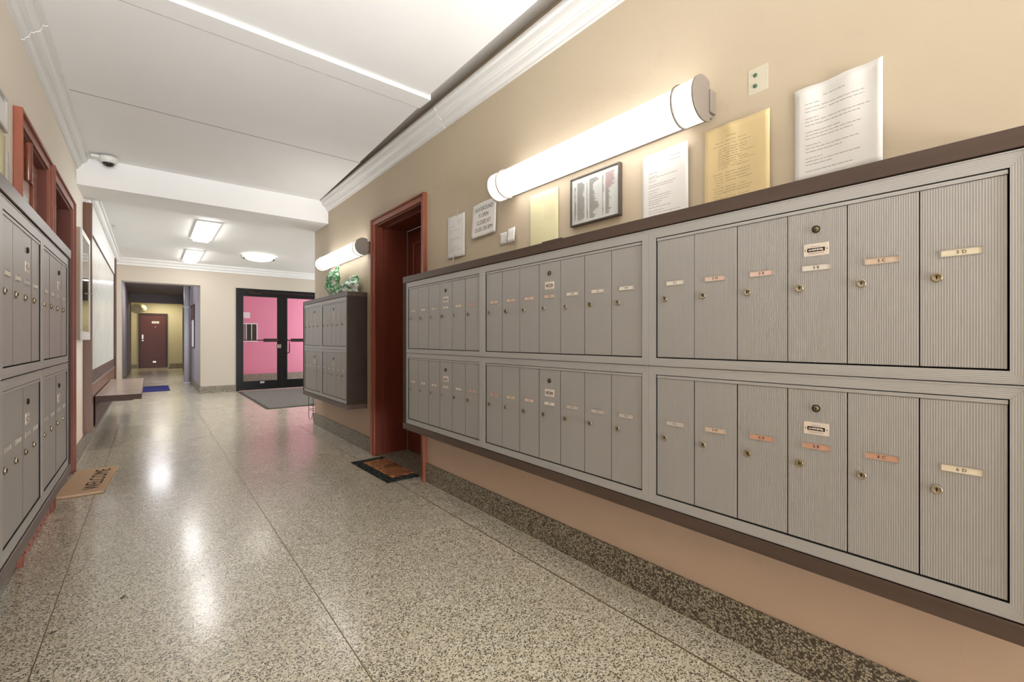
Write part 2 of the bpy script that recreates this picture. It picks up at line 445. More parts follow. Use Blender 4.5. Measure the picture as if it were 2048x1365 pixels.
# crowns
def crown(name, side, y0, y1, z=2.505, h=.122, w=.092, mat='crown'):
    P = [(0, 0), (.14, 0), (.15, .10), (.22, .13), (.30, .20), (.34, .30), (.36, .40), (.50, .40), (.52, .46), (.64, .50), (.74, .60), (.78, .70), (.80, .82), (.97, .82), (1.0, .88), (1.0, 1.0), (0, 1.0)]
    pts = [((XR - p[0]*w) if side > 0 else (XL + p[0]*w), z+p[1]*h) for p in P]
    return struct(name, MB().prism(pts, y0, y1, 'Y'), M[mat])
crown('trim_1', 1, -7, 2.655); crown('trim_2', 1, 2.663, Y1, 2.503)
crown('trim_3', -1, -7, 3.165); crown('trim_4', -1, 3.172, Y1, 2.503)
def crown_back(name, x0, x1):
    P = [(0, 0), (.015, 0), (.02, .03), (.045, .05), (.05, .08), (.08, .10), (.085, .13), (0, .13)]
    return struct(name, MB().prism([(YB-p[0], 2.372+p[1]) for p in P], x0, x1, 'X'), M['crown'])
crown_back('trim_5', XL, 6)
crown('trim_6', -1, Y2, YB, 2.36, .14, .09)
# baseboards
struct('baseboard_right', MB().box(XR-.012, -7, 0, XR, 2.945, .142).box(XR-.012, 3.935, 0, XR, Y2+.01, .142).box(XR-.012, Y2, 0, 3, Y2+.012, .142), M['terr_b'])
struct('baseboard_left', MB().box(XL, -7, 0, XL+.012, 3.0, .142).box(XL, 3.865, 0, XL+.012, 3.93, .142).box(XL, 4.925, 0, XL+.012, YB, .15), M['terr_b'])
struct('baseboard_back', MB().box(OX1, YB-.014, 0, GX0, YB, .135).box(GX1, YB-.014, 0, 6, YB, .135).box(XL, YB-.014, 0, OX0, YB, .135), M['terr_b'])

# passage behind the opening
PXL, PXR = -.50, .88
m = MB(); m.box(PXL-.15, YB+.28, 0, PXL, 18.7, 2.6)
struct('wall_passage_left', m, M['wall_hall'])
m = MB(); m.box(.757, YB+.14, 0, .90, 13.1, 2.6); m.box(PXR, 13.1, 0, PXR+.12, 18.7, 2.6)
struct('wall_passage_right', m, M['wall_hall'])
m = MB(); m.box(-.65, 18.7, 0, -.47, 18.9, 2.6); m.box(.86, 18.7, 0, 1.0, 18.9, 2.6); m.box(-.47, 18.7, 2.24, .86, 18.9, 2.6)
struct('wall_passage_end', m, M['wall_hall'])
struct('ceiling_passage', MB().box(-.65, YB+.28, 2.52, 1.0, 18.9, 2.7), M['wall_hall'])
struct('wall_far_end', MB().box(-1.0, 21.0, 0, 1.6, 21.15, 2.7), M['wall_yellow'])
struct('wall_far_left', MB().box(-.75, 18.9, 0, -.6, 21.0, 2.7), M['wall_yellow'])
struct('wall_far_right', MB().box(1.02, 18.9, 0, 1.15, 21.0, 2.7), M['wall_yellow'])
struct('ceiling_far', MB().box(-.75, 18.9, 2.52, 1.15, 21.1, 2.7), M['wall_yellow'])
struct('baseboard_passage', MB().box(PXR-.012, 13.1, 0, PXR, 18.7, .14).box(.745, YB+.14, 0, .757, 13.1, .14).box(PXL, YB+.28, 0, PXL+.012, 18.7, .14)
       .box(.56, 20.985, 0, 1.02, 21.0, .14).box(-.6, 20.985, 0, -.36, 21.0, .14), M['terr_b'])
# vestibule behind the black doors
struct('wall_vestibule', MB().box(.92, 12.9, 0, 5.1, 13.05, 2.7).box(.92, YB+.14, 0, 1.0, 12.9, 2.7), M['pink'])
struct('wall_vestibule_right', MB().box(5.0, YB+.14, 0, 5.1, 12.9, 2.7), M['wall_b'])
struct('ceiling_vestibule', MB().box(.92, YB+.14, 2.5, 5.1, 13.05, 2.7), M['ceil'])
struct('baseboard_vestibule', MB().box(1.0, 12.885, 0, 5.0, 12.9, .17), M['terr_b'])

# ------------------------------------------------------------------ doors
def casing_mb(w, h, cw=.055, t=.022, inner=.012, depth=.1, extra=0):
    """opening w x h centred at x=0; casing around it (local, front -y)"""
    m = MB()
    for s in (-1, 1):
        m.box(s*w/2, -t, 0, s*(w/2+cw), 0, h+cw, bev=.003)
        m.box(s*(w/2+cw-.012), -t-.012, 0, s*(w/2+cw+.002), -.0005, h+cw+.001, bev=.003)
        m.box(s*(w/2-.012), -.006, 0, s*(w/2-.0005), depth, h, 1)
        if extra: m.box(s*(w/2-.028), .06, 0, s*(w/2-.012), .10, h-.012, 1)
    m.box(-w/2-cw+.001, -t+.001, h, w/2+cw-.001, 0, h+cw, bev=.003)
    m.box(-w/2-cw-.001, -t-.0115, h+cw-.012, w/2+cw+.001, -.001, h+cw+.002, bev=.003)
    m.box(-w/2+.001, -.0055, h-.012, w/2-.001, depth-.001, h-.0005, 1)
    if extra: m.box(-w/2+.012, .06, h-.028, w/2-.012, .10, h-.012, 1)
    return m
def panel_leaf(root, w, h, y, mat, panels, mould=None):
    MB().box(-w/2, y, .004, w/2, y+.04, h, bev=.002).build('door_leaf', mat, root)
    for (x0, z0, x1, z1) in panels:
        m = MB(); t = .014
        for a in ((x0, z0, x1, z0+t), (x0, z1-t, x1, z1), (x0, z0+t, x0+t, z1-t), (x1-t, z0+t, x1, z1-t)):
            m.box(a[0], y-.012, a[1], a[2], y+.001, a[3], bev=.003)
        m.build('panel_moulding', mould or mat, root)
# right wall doorway
W3 = DR1-DR0
d = tag(empty('door_1', (XR, (DR0+DR1)/2, 0), RW, 'red-brown recessed wooden door between the two banks on the right', None), kind='structure')
casing_mb(W3, DRZ, .055, .02, extra=1, depth=.3).build('door_frame', [M['casing'], M['leaf']], d)
panel_leaf(d, W3-.026, DRZ-.014, .30, M['leaf'], [(-.30, 1.15, .30, 1.93), (-.30, .22, .30, .98)], M['casing'])
MB().box(-W3/2+.013, .02, 0, W3/2-.013, .30, .012).build('threshold', M['terr_b'], d)
MB().lathe([(.012, 0), (.012, .02), (.027, .03), (.03, .045), (.02, .06), (.001, .062)][::-1] and [(.012, .30), (.012, .28), (.027, .27), (.03, .255), (.02, .24), (.001, .238)], 16, 'Y', (.34, 0, 1.0)).build('door_knob', M['brassy'], d)
# left wall near door
W1 = A1-A0
d = tag(empty('door_2', (XL, (A0+A1)/2, 0), LW, 'brown panelled door with a round tube on its frame', None), kind='structure')
casing_mb(W1, DLZ, .052, .02, depth=.3).build('door_frame', [M['casing'], M['leaf']], d)
panel_leaf(d, W1-.026, DLZ-.014, .03, M['leaf_l'], [(-.21, 1.05, .18, 1.92), (-.21, .2, .18, .9)], M['casing'])
m = MB().box(-W1/2+.001, -.02, .0015, W1/2-.001, .025, .13, bev=.003)
for k in range(7): m.lathe([(.006, -.0195), (.006, -.0215), (.001, -.022)], 8, 'Y', (-W1/2+.06+k*.10, 0, .03), 1)
m.build('kick_board', [M['kick'], M['ink']], d)
MB().lathe([(.001, .018), (.010, .018), (.012, .029)], 12, 'Y', (-.155, 0, 1.765)).build('peephole', M['dark'], d)
# left wall far door (recessed)
W2 = B1-B0
d = tag(empty('door_3', (XL, (B0+B1)/2, 0), LW, 'recessed red-brown door behind the woven welcome mat', None), kind='structure')
casing_mb(W2, DLZ, .062, .02, extra=1, depth=.3).build('door_frame', [M['casing'], M['leaf']], d)
panel_leaf(d, W2-.026, DLZ-.014, .22, M['leaf'], [(-.3, 1.1, .3, 1.85), (-.3, .2, .3, .95)], M['casing'])
MB().lathe([(.012, .22), (.012, .20), (.027, .19), (.03, .175), (.02, .16), (.001, .158)], 16, 'Y', (-.33, 0, 1.0)).build('door_knob', M['brassy'], d)
# brown cylinder on the near left door frame
o = MB().lathe([(.001, 0), (.012, 0), (.0145, .004), (.0145, .178), (.012, .182), (.001, .182)], 20, 'Z').build('brown_tube', M['mezu'], None, (XL+.038, 3.085, 1.80))
tag(o, 'upright brown painted tube fixed to the near left door frame', 'tube')
MB().box(-.020, -.006, .02, -.011, .006, .165).build('bracket', M['casing'], o)

# black glass double doors
gd = tag(empty('door_4', ((GX0+GX1)/2, YB+.03, 0), 0, 'black framed glass double doors with push bars', None), kind='structure')
hw = (GX1-GX0)/2
m = MB(); m.box(-hw, -.04, 0, -hw+.05, .08, GZ); m.box(hw-.05, -.04, 0, hw, .08, GZ); m.box(-hw+.05, -.04, GZ-.06, hw-.05, .08, GZ)
m.build('door_frame', M['black'], gd)
for s in (-1, 1):
    a, b = (-hw+.052, -.003) if s < 0 else (.003, hw-.052)
    gl, gr = a+.078, b-.092
    if s > 0: gl, gr = a+.095, b-.078
    m = MB(); m.box(a, -.02, .01, gl, .025, GZ-.065); m.box(gr, -.02, .01, b, .025, GZ-.065); m.box(gl, -.02, .01, gr, .025, .19); m.box(gl, -.02, 1.932, gr, .025, GZ-.065)
    m.build('door_leaf', M['black'], gd)
    MB().box(gl, -.002, .19, gr, .006, 1.932).build('glass_pane', M['glass'], gd)
    m = MB(); m.box(a+.01, -.055, 1.02, b-.02, -.043, 1.04); m.box(a+.02, -.055, 1.01, a+.04, -.02, 1.05); m.box(b-.04, -.055, 1.01, b-.02, -.02, 1.05)
    cx = gr-.27 if s < 0 else gl+.06
    m.box(cx, -.075, .995, cx+.26, -.043, 1.065, bev=.006)
    m.build('push_bar', M['bar'], gd)
m = MB().tube([(.045, -.02, 1.04), (.09, -.06, 1.04), (.125, -.07, 1.02), (.13, -.07, .93), (.13, -.07, .80), (.125, -.07, .77), (.09, -.06, .75), (.045, -.02, .75)], .011)
m.build('pull_handle', M['bar'], gd)
MB().box(-.115, -.05, .86, -.03, -.02, .94, bev=.004).build('lock_box', M['lampcap'], gd)
m = MB().box(-.62, -.06, 1.975, -.40, -.02, 2.015, bev=.004).tube([(-.5, -.05, 2.02), (-.36, -.13, 2.035), (-.22, -.03, 2.04)], .008)
m.build('door_closer', M['dark'], gd)
MB().box(-.42, -.025, .135, -.34, -.02, .175, bev=.004).build('kick_plate', M['alu'], gd)

# far passage door
fd = tag(empty('door_5', (.10, 20.99, 0), 0, 'dark maroon apartment door at the far end of the passage', None), kind='structure')
m = MB(); m.box(-.42, -.05, 0, -.36, .0, 2.0); m.box(.34, -.05, 0, .41, 0, 2.0); m.box(-.36, -.05, 1.93, .34, 0, 2.0)
m.build('door_frame', M['darkframe'], fd)
MB().box(-.36, -.03, .01, .34, 0, 1.93).build('door_leaf', M['darkdoor'], fd)
MB().box(-.05, -.036, 1.63, .16, -.03, 1.71).build('name_plate', M['white'], fd)
inst('lettering', text_mesh('1 A', .06, M['ink']), fd, (.055, -.0375, 1.67))
MB().lathe([(.001, -.04), (.018, -.036), (.018, -.03)], 12, 'Y', (.05, 0, 1.5)).build('peephole', M['white'], fd)
MB().box(-.335, -.045, .98, -.28, -.03, 1.22, bev=.006).build('lock_plate', M['alu'], fd)
MB().lathe([(.001, -.10), (.025, -.09), (.028, -.07), (.012, -.05), (.012, -.04)], 12, 'Y', (-.307, 0, 1.05)).build('door_knob', M['alu'], fd)
MB().box(-.02, -.036, .19, .07, -.03, .25).build('kick_plate', M['alu'], fd)

# ------------------------------------------------------------------ mailbox units
_lock = MB().lathe([(.0104, 0), (.0104, -.004), (.0098, -.0052), (.0080, -.0058), (.0070, -.0050), (.0001, -.0050)], 20, 'Y').box(-.0011, -.0056, -.0046, .0011, -.0045, .0016, 1).lathe([(.0001, -.0056), (.0023, -.0056), (.0023, -.0045)], 8, 'Y', (0, 0, .002), 1).mesh('lock', [M['nickel'], M['key']])
_lock2 = MB().lathe([(.0104, 0), (.0104, -.004), (.0098, -.0052), (.0080, -.0058), (.0070, -.0050), (.0001, -.0050)], 20, 'Y').box(-.0011, -.0056, -.0046, .0011, -.0045, .0016, 1).lathe([(.0001, -.0056), (.0023, -.0056), (.0023, -.0045)], 8, 'Y', (0, 0, .002), 1).mesh('lock', [M['brassy'], M['key']])
_mlock = MB().lathe([(.0098, .0), (.0098, -.003), (.0085, -.004), (.0080, -.0020)], 20, 'Y', mi=1).lathe([(.0082, -.001), (.0075, -.0028), (.0001, -.0028)], 16, 'Y').box(-.0012, -.0042, -.0040, .0012, -.0026, .0035, 1).mesh('master_lock', [M['brassy'], M['key']])
def _plate():
    m = MB(); m.box(-.029, -.0012, -.0165, .029, 0, .0165, 0)
    m.box(-.0205, -.0018, -.0055, .0205, -.001, .0045, 1)
    x = -.017
    rnd = random.Random(3)
    while x < .0165:       # the pale, unreadable maker's script in the dark lozenge
        wd = rnd.uniform(.0012, .0026); m.box(x, -.0022, -.0028+rnd.uniform(-.0008, .0008), x+wd, -.0016, .0016+rnd.uniform(-.001, .001), 0); x += wd+.0008
    m.box(-.012, -.0016, .008, .010, -.001, .0088, 2); m.box(-.018, -.0016, -.0092, .018, -.001, -.0086, 2); m.box(-.018, -.0016, -.0118, .018, -.001, -.0112, 2)
    m.lathe([(.0016, -.0011), (.0001, -.0022)], 8, 'Y', (-.0255, 0, -.0005), 1); m.lathe([(.0016, -.0011), (.0001, -.0022)], 8, 'Y', (.0255, 0, -.0005), 1)
    return m.mesh('maker_plate', [M['plate'], M['dark'], M['ink2']])
_pl = _plate()
_slot = {}
def slot(col):
    if col not in _slot:
        m = MB(); w, h = .0325, .0072
        m.box(-w, -.0004, -h, w, .0, h, 0)                # paper
        for a in ((-w-.0016, h-.0002, w+.0016, h+.0016), (-w-.0016, -h-.0016, w+.0016, -h+.0002), (-w-.0016, -h, -w+.0002, h), (w-.0002, -h, w+.0016, h)):
            m.box(a[0], -.0018, a[1], a[2], .0, a[3], 1)
        _slot[col] = m.mesh('name_tag', [M[col], M['tagframe']])
    return _slot[col]
_doors = {}
def door_mesh(wd, hd):
    k = (round(wd, 4), round(hd, 4))
    if k not in _doors:
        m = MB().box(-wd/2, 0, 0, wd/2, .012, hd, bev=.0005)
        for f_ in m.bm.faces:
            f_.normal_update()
            if abs(f_.normal.x) > .5: f_.material_index = 1      # side faces coloured black to stand in for shade in the gaps
        _doors[k] = m.mesh('door', [M['ribV'], M['gap_shade']])
    return _doors[k]
def unit(parent_loc, rot, width, n, z0, z1, upper, master, names, cols, label, group, bw=.0285, text=True, inner=None):
    """front plane at local y=0; returns root"""
    u = empty('mailbox_unit', (parent_loc[0], parent_loc[1], z0), rot, label, 'mailbox', group)
    H = z1-z0; bt = .035; bb = .028 if upper else .033
    if not upper: bt = .029
    W = width
    # mitred frame, each side stepped
    m = MB()
    def trap(p, mi):
        m.prism(p, 0.0, .02, 'Y', mi)
    g = .0004
    trap([(0, H), (W, H), (W-bw, H-bt), (bw, H-bt)], 0)
    trap([(0, 0), (bw, bb), (W-bw, bb), (W, 0)], 0)
    trap([(0, g), (0, H-g), (bw, H-bt-g), (bw, bb+g)], 1)
    trap([(W, g), (W-bw, bb+g), (W-bw, H-bt-g), (W, H-g)], 1)
    # outer lip bead
    m.box(.0012, -.0016, H-.004, W-.0012, .0, H-.0012, 0); m.box(.0012, -.0016, .0012, W-.0012, .0, .004, 0)
    m.build('unit_frame', [M['ribH'], M['ribS']], u)
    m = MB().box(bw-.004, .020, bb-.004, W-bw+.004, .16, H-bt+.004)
    m.box(bw-.0005, .0008, bb, bw+.0009, .021, H-bt); m.box(W-bw-.0009, .0008, bb, W-bw+.0005, .021, H-bt); m.box(bw, .0015, bb-.0005, W-bw, .021, bb+.0009); m.box(bw, .0015, H-bt-.0009, W-bw, .021, H-bt+.0005)  # black liners put gap shade over the frame's inner sides
    m.build('box_interior_shade', M['gap_shade'], u)
    x0, x1 = bw+.0025, W-bw-.0025
    dz0, dz1 = bb+.004, H-bt-.013
    MB().box(x0, .0015, dz1+.001, x1, .012, H-bt-.0025, bev=.001).build('hinge_rail', M['ribH'], u)
    pw = (x1-x0)/n
    for i in range(n):
        g0 = random.choice((.0007, .0011, .0016)); 
        wd = pw-.0015-(g0-.0007)
        cx = x0+pw*(i+.5)
        dr = inst('door', door_mesh(wd, dz1-dz0), u, (cx+random.uniform(-.0002, .0002), .004+random.uniform(-.0006, .0006), dz0))
        top = dz1-dz0
        inst('lock', random.choice((_lock, _lock, _lock2)), dr, (-pw/2+.030, 0, top-.206))
        inst('name_tag', slot(cols[i % len(cols)]), dr, (.0, -.0001, top-.153))
        if text and names:
            inst('lettering', text_mesh(names[i], .0105, M['ink'], 0, 1.1), dr, (0, -.0009, top-.153))
        if i == master:
            inst('master_lock', _mlock, dr, (0, 0, top-.049)); inst('maker_plate', _pl, dr, (0, 0, top-.104))
    return u
def mailcase(name, loc, rot, L, depth, z0, z1, label, side=.034):
    c = empty(name, (loc[0], loc[1], z0), rot, label, 'mailbox cabinet')
    H = z1-z0
    MB().box(0, -.006, H-.042, L, depth, H, bev=.0015).build('top_board', M['case'], c)
    MB().box(0, -.006, 0, L, depth, .042, bev=.0015).build('bottom_board', M['case'], c)
    MB().box(0, -.004, .042, side, depth, H-.042).build('side_panel', M['case_s'], c)
    MB().box(L-side, -.004, .042, L, depth, H-.042).build('side_panel', M['case_s'], c)
    MB().box(side, depth-.012, .042, L-side, depth, H-.042).build('back_panel', M['case'], c)
    return c
XF = 1.40; DEP = .179
ZU0, ZU1, ZD0, ZD1 = .955, 1.446, .461, .953
mailcase('mailbox_case', (XF, 2.945, 0), RW, 2.945, DEP, .416, 1.491, 'long dark brown laminate mailbox case on the right wall, nearest the camera')
GR = 'mailbox units in the long right-hand case'
N1 = ['1 K', '1 L', '1 M', '2 A', '2 B', '2 C']; N2 = ['2 D', '2 E', '2 F', '2 G', '2 H', '2 J', '2 K']; N3 = ['2 L', '2 M', '3 A', '3 B', '3 C', '3 D']
L1 = ['4 K', '4 L', '4 M', '5 A', '5 B', '5 C']; L2 = ['5 D', '5 E', '5 F', '5 G', '5 H', '5 J', '5 K']; L3 = ['5 L', '5 M', '6 A', '6 B', '6 C', '6 D']
for (ya, yb, n, up, lo, cu, cl, ms, pos) in (
    (2.902, 1.9765, 6, N1, L1, ['tag_white']*4+['tag_cream', 'tag_rose'], ['tag_white']*5+['tag_rose'], 3, 'farthest end of the long right case, beside the doorway'),
    (1.9755, .9365, 7, N2, L2, ['tag_pink', 'tag_pink', 'tag_pink', 'tag_beige', 'tag_white', 'tag_white', 'tag_white'], ['tag_rose', 'tag_beige', 'tag_pink', 'tag_white', 'tag_grey', 'tag_grey', 'tag_grey'], 3, 'middle of the long right case, with seven doors'),
    (.9355, .0365, 6, N3, L3, ['tag_white', 'tag_pink', 'tag_pink', 'tag_white', 'tag_beige', 'tag_cream'], ['tag_grey', 'tag_beige', 'tag_copper', 'tag_copper', 'tag_copper', 'tag_cream'], 3, 'nearest end of the long right case, at the photo edge')):
    unit((XF, ya), RW, ya-yb, n, ZU0, ZU1, True, ms, up, cu, 'upper silver ribbed mailbox unit, ' + pos, GR)
    unit((XF, ya), RW, ya-yb, n, ZD0, ZD1, False, ms, lo, cl, 'lower silver ribbed mailbox unit, ' + pos, GR)
# metal flap under 2M
o = MB().prism([(0, 0), (-.012, -.003), (-.012, -.0045), (0, -.0015)], 0, .114, 'X').build('metal_flap', M['alu'], None, (XF-.0005, .636, .984))
tag(o, 'thin bent metal strip poking out below the mailbox doors of the nearest upper unit', 'metal strip')
# second case on the right wall
mailcase('mailbox_case', (XF, 5.605, 0), RW, 1.515, DEP, .405, 1.490, 'short dark brown mailbox case beyond the red-brown doorway, two units wide', .030)
GR = 'mailbox units in the short far case'
for (ya, yb, n, ms, pos) in ((5.575, 4.9065, 4, 2, 'far left of the short case'), (4.9055, 4.120, 5, 2, 'near right of the short case')):
    unit((XF, ya), RW, ya-yb, n, ZU0-.003, ZU1, True, ms, None, ['tag_white', 'tag_grey', 'tag_white'], 'upper silver mailbox unit, ' + pos, GR)
    unit((XF, ya), RW, ya-yb, n, ZD0-.010, ZD1-.003, False, ms, None, ['tag_white'], 'lower silver mailbox unit, ' + pos, GR)
# left case
XFL = -.305
mailcase('mailbox_case', (XFL, 1.62, 0), LW, 1.425, .179, .402, 1.482, 'dark mailbox case on the left wall at the photo edge')
GR = 'mailbox units in the left-hand case'
for (ya, yb, n, ms, pos) in ((1.752, 2.3425, 4, 2, 'nearest in the left case'), (2.3435, 3.010, 4, 2, 'farthest in the left case, near the welcome mat')):
    unit((XFL, ya), LW, yb-ya, n, ZU0-.012, ZU1-.010, True, ms, None, ['tag_white', 'tag_white', 'tag_grey'], 'upper silver mailbox unit, ' + pos, GR)
    unit((XFL, ya), LW, yb-ya, n, ZD0-.014, ZD1-.014, False, ms, None, ['tag_grey', 'tag_white'], 'lower silver mailbox unit, ' + pos, GR)
MB().box(.034, -.001, .045, .130, .15, 1.035).build('filler_panel', M['ribS'], bpy.data.objects['mailbox_case.002'])

# ------------------------------------------------------------------ wall sconces
def sconce(y_near, y_far, label):
    L = y_far-y_near
    s = empty('wall_lamp', (XR, y_far, 1.898), RW, label, 'lamp', 'tube sconces on the right wall')
    R = .076; cy = -.070
    a0, a1 = PI+.02, 2*PI-.02
    # diffuser: a fat D section tube along local x
    def dee(x0, x1, r, name, mats, back=.035):
        m = MB(); pts = []
        for k in range(25):
            a = math.radians(-58)+math.radians(296)*k/24   # most of a circle, cut flat at the wall side
            pts.append((cy-r*math.sin(a)*1.0, r*math.cos(a)))
        pts = [(cy - r*math.cos(b), r*math.sin(b)) for b in [math.radians(-118+236*k/28) for k in range(29)]]
        m.prism(pts, x0, x1, 'X'); o = m.build(name, mats, s)
        for p in o.data.polygons: p.use_smooth = len(p.vertices) == 4 and abs(p.normal.x) < .5 and p.area > 1e-5
        return o
    dee(.085, L-.085, R-.006, 'diffuser', M['tube'])
    for (x0, x1) in ((.006, .085), (L-.085, L-.006)):
        dee(x0, x1, R-.002, 'end_band', M['band'])
    for (x0, x1, r) in ((0, .006, R+.003), (L-.006, L, R+.003), (.082, .088, R+.0025), (L-.088, L-.082, R+.0025)):
        dee(x0, x1, r, 'end_cap' if r > R+.0027 else 'ring', M['lampcap'])
    for xx in (-.006, L-.002):
        MB().box(xx, -.040, -.040, xx+.008, 0, .040, bev=.001).build('end_bracket', M['lampcap'], s)
    MB().box(.004, -.045, -.052, L-.004, 0, .052, bev=.004).build('back_plate', M['lampcap'], s)
    return s
sconce(.785, 1.985, 'long glowing tube wall lamp above the nearest right mailboxes')
sconce(4.0, 5.27, 'glowing tube wall lamp above the short far mailbox case')

# ------------------------------------------------------------------ papers on the right wall
def sheet(name, y_left, z_top, wdt, hgt, mat, label, cat='paper', curl=None, lines=None, inkmat='ink2', tilt=0, off=.0012, texts=None, group=None, nx=14, nz=14, wall='R', tapes=()):
    rot = RW if wall == 'R' else LW
    X = XR if wall == 'R' else XL
    curl = curl or (lambda u, v: 0)
    r = empty(name, (X, y_left, z_top), rot, label, cat, group)
    if tilt: r.rotation_euler = (0, tilt, rot) if False else (0, 0, rot)
    ct, st = math.cos(tilt), math.sin(tilt)
    def P(x, z, e=0):      # x right, z down from the top
        u, v = x/wdt, -z/hgt
        return Vector((x*ct - z*st, -off-curl(u, v)-e, x*st + z*ct))
    m = MB(); F = [[m.bm.verts.new(P(wdt*i/nx, -hgt*j/nz, .0003)) for j in range(nz+1)] for i in range(nx+1)]
    B = [[m.bm.verts.new(P(wdt*i/nx, -hgt*j/nz, 0)) for j in range(nz+1)] for i in range(nx+1)]
    for i in range(nx):
        for j in range(nz):
            f1 = m.bm.faces.new((F[i][j], F[i][j+1], F[i+1][j+1], F[i+1][j])); f1.smooth = True
            f2 = m.bm.faces.new((B[i][j], B[i+1][j], B[i+1][j+1], B[i][j+1])); f2.smooth = True
    for i in range(nx):
        m.bm.faces.new((F[i][0], F[i+1][0], B[i+1][0], B[i][0])); m.bm.faces.new((F[i][nz], B[i][nz], B[i+1][nz], F[i+1][nz]))
    for j in range(nz):
        m.bm.faces.new((F[0][j], B[0][j], B[0][j+1], F[0][j+1])); m.bm.faces.new((F[nx][j], F[nx][j+1], B[nx][j+1], B[nx][j]))
    bmesh.ops.recalc_face_normals(m.bm, faces=m.bm.faces)
    m.build('sheet', mat, r)
    if lines:
        m = MB(); rnd = random.Random(hash(label) % 1000 if False else len(label)*7+int(y_left*100))
        for (xa, xb, z, th) in lines:
            x = xa
            while x < xb-.002:
                wl = min(rnd.uniform(.006, .020), xb-x)
                q = [P(x, z, .0005), P(x+wl, z, .0005), P(x+wl, z+th, .0005), P(x, z+th, .0005)]
                m.bm.faces.new([m.bm.verts.new(p) for p in q])
                x += wl+.0022
        m.build('printed_text', M[inkmat], r)
    for t in (texts or []):
        (txt, size, x, z, xs) = t
        me = text_mesh(txt, size, M['ink'], .18, 1.0, .0002, xs).copy()
        for v in me.vertices:
            c = v.co.copy(); q = P(x+c.x, z+c.z, .0006); v.co = q
        inst('lettering', me, r)
    for (x, z, tw, tl, a) in tapes:
        m = MB(); ca, sa = math.cos(a), math.sin(a)
        q = []
        for (dx, dz) in ((-tw/2, -tl/2), (tw/2, -tl/2), (tw/2, tl/2), (-tw/2, tl/2)):
            xx, zz = x+dx*ca-dz*sa, z+dx*sa+dz*ca
            q.append(P(min(max(xx, 0), wdt), min(max(zz, -hgt), 0), .0007)*1); q[-1].x = xx; q[-1].z = zz
        lo = [m.bm.verts.new(p) for p in q]; hi = [m.bm.verts.new(p+Vector((0, -.0002, 0))) for p in q]
        m.bm.faces.new(lo[::-1]); m.bm.faces.new(hi)
        for k in range(4): m.bm.faces.new((lo[k], lo[(k+1) % 4], hi[(k+1) % 4], hi[k]))
        m.build('tape', M['tape'], r)
    return r
def para(spec, x0=.02, th=.0016):
    """spec: list of (x_start, x_end, z)"""
    return [(a, b, -z, th) for a, b, z in spec]
# leftmost small notice
sheet('notice', 2.632, 1.872, .213, .280, M['white_p'], 'white typed notice taped leftmost on the wall above the mailboxes', 'notice',
      curl=lambda u, v: .004+.006*math.sin(PI*u)*(.4+v), inkmat='ink2',
      lines=para([(.13, .17, .035), (.12, .18, .047), (.13, .17, .06), (.03, .09, .07), (.03, .05, .09), (.03, .15, .10), (.03, .07, .112), (.03, .06, .12), (.03, .05, .142), (.03, .15, .15), (.03, .16, .16), (.03, .07, .17), (.03, .06, .18), (.03, .08, .19), (.03, .06, .20), (.03, .13, .212), (.03, .11, .222), (.03, .18, .232), (.03, .09, .242)]),
      tapes=((.13, .010, .012, .05, -.35), (.09, -.282, .014, .055, -.3)))
sheet('playground_notice', 2.322, 1.880, .245, .205, M['white_p'], 'white sign reading PLAYGROUND IS OPEN CLOSES AT DUSK, corner curling', 'sign',
      curl=lambda u, v: .006+.018*(1-u)**2*v + .010*math.sin(PI*u)*(1-v) + .012*u*v, tilt=.02,
      texts=[('PLAYGROUND', .034, .125, -.040, .82), ('IS OPEN', .034, .125, -.080, .82), ('CLOSES AT', .034, .125, -.122, .82), ('DUSK OR 8PM', .034, .125, -.164, .82)],
      tapes=((.23, -.002, .02, .05, .5),))
sheet('white_card', 2.048, 1.663, .110, .068, M['white_p'], 'small white card with one printed line, lower left of a pair', 'card', inkmat='ink2', curl=lambda u, v: .006*(1-u), lines=para([(.045, .085, .030), (.04, .09, .046)], th=.0018), nx=5, nz=4)
sheet('white_card', 1.965, 1.670, .068, .080, M['white_p'], 'blank upright white card overlapping the smaller card beside it', 'card', curl=lambda u, v: .010+.010*v, tilt=.05, nx=5, nz=4, off=.004)
rnd = random.Random(5)
Ly = [(.09, .19, .03), (.09, .18, .042), (.09, .18, .055)] + [(.12, .19, .072+.011*k) for k in range(8)] + [(.02, .02+rnd.uniform(.05, .08), .095+.012*k) for k in range(6)]
sheet('yellow_notice', 1.788, 1.812, .216, .279, M['yellow_p'], 'pale yellow notice hanging under the tube lamp', 'notice', curl=lambda u, v: .003+.004*math.sin(PI*u), inkmat='tag_beige', lines=para(Ly))
Lw = [(.125, .175, .035), (.125, .17, .05), (.03, .075, .08), (.03, .07, .093), (.03, .16, .10), (.03, .065, .112), (.03, .15, .128), (.03, .14, .136), (.03, .08, .15), (.03, .07, .16), (.03, .13, .172), (.03, .13, .18), (.03, .12, .19), (.03, .09, .198), (.03, .08, .206), (.03, .13, .218), (.03, .10, .232), (.03, .17, .242), (.03, .17, .252)]
sheet('white_notice', 1.082, 1.797, .205, .285, M['white_p'], 'white typed notice between the framed list and the goldenrod sheet', 'notice', curl=lambda u, v: .004+.012*u*(1-v*.3)+.004*math.sin(2*PI*u)*v, lines=para(Lw))
rnd = random.Random(9)
Lo = [(.075, .115, .045), (.04, .15, .06), (.03, .16, .072)]+[(.05, rnd.uniform(.13, .18), .084+.0085*k) for k in range(9)]+[(.03, .16, .17), (.035, .16, .18), (.035, .15, .19), (.04, .17, .2), (.04, .06, .209), (.03, .15, .219), (.035, .17, .229), (.035, .16, .238), (.03, .06, .248), (.035, .16, .256), (.035, .14, .264)]
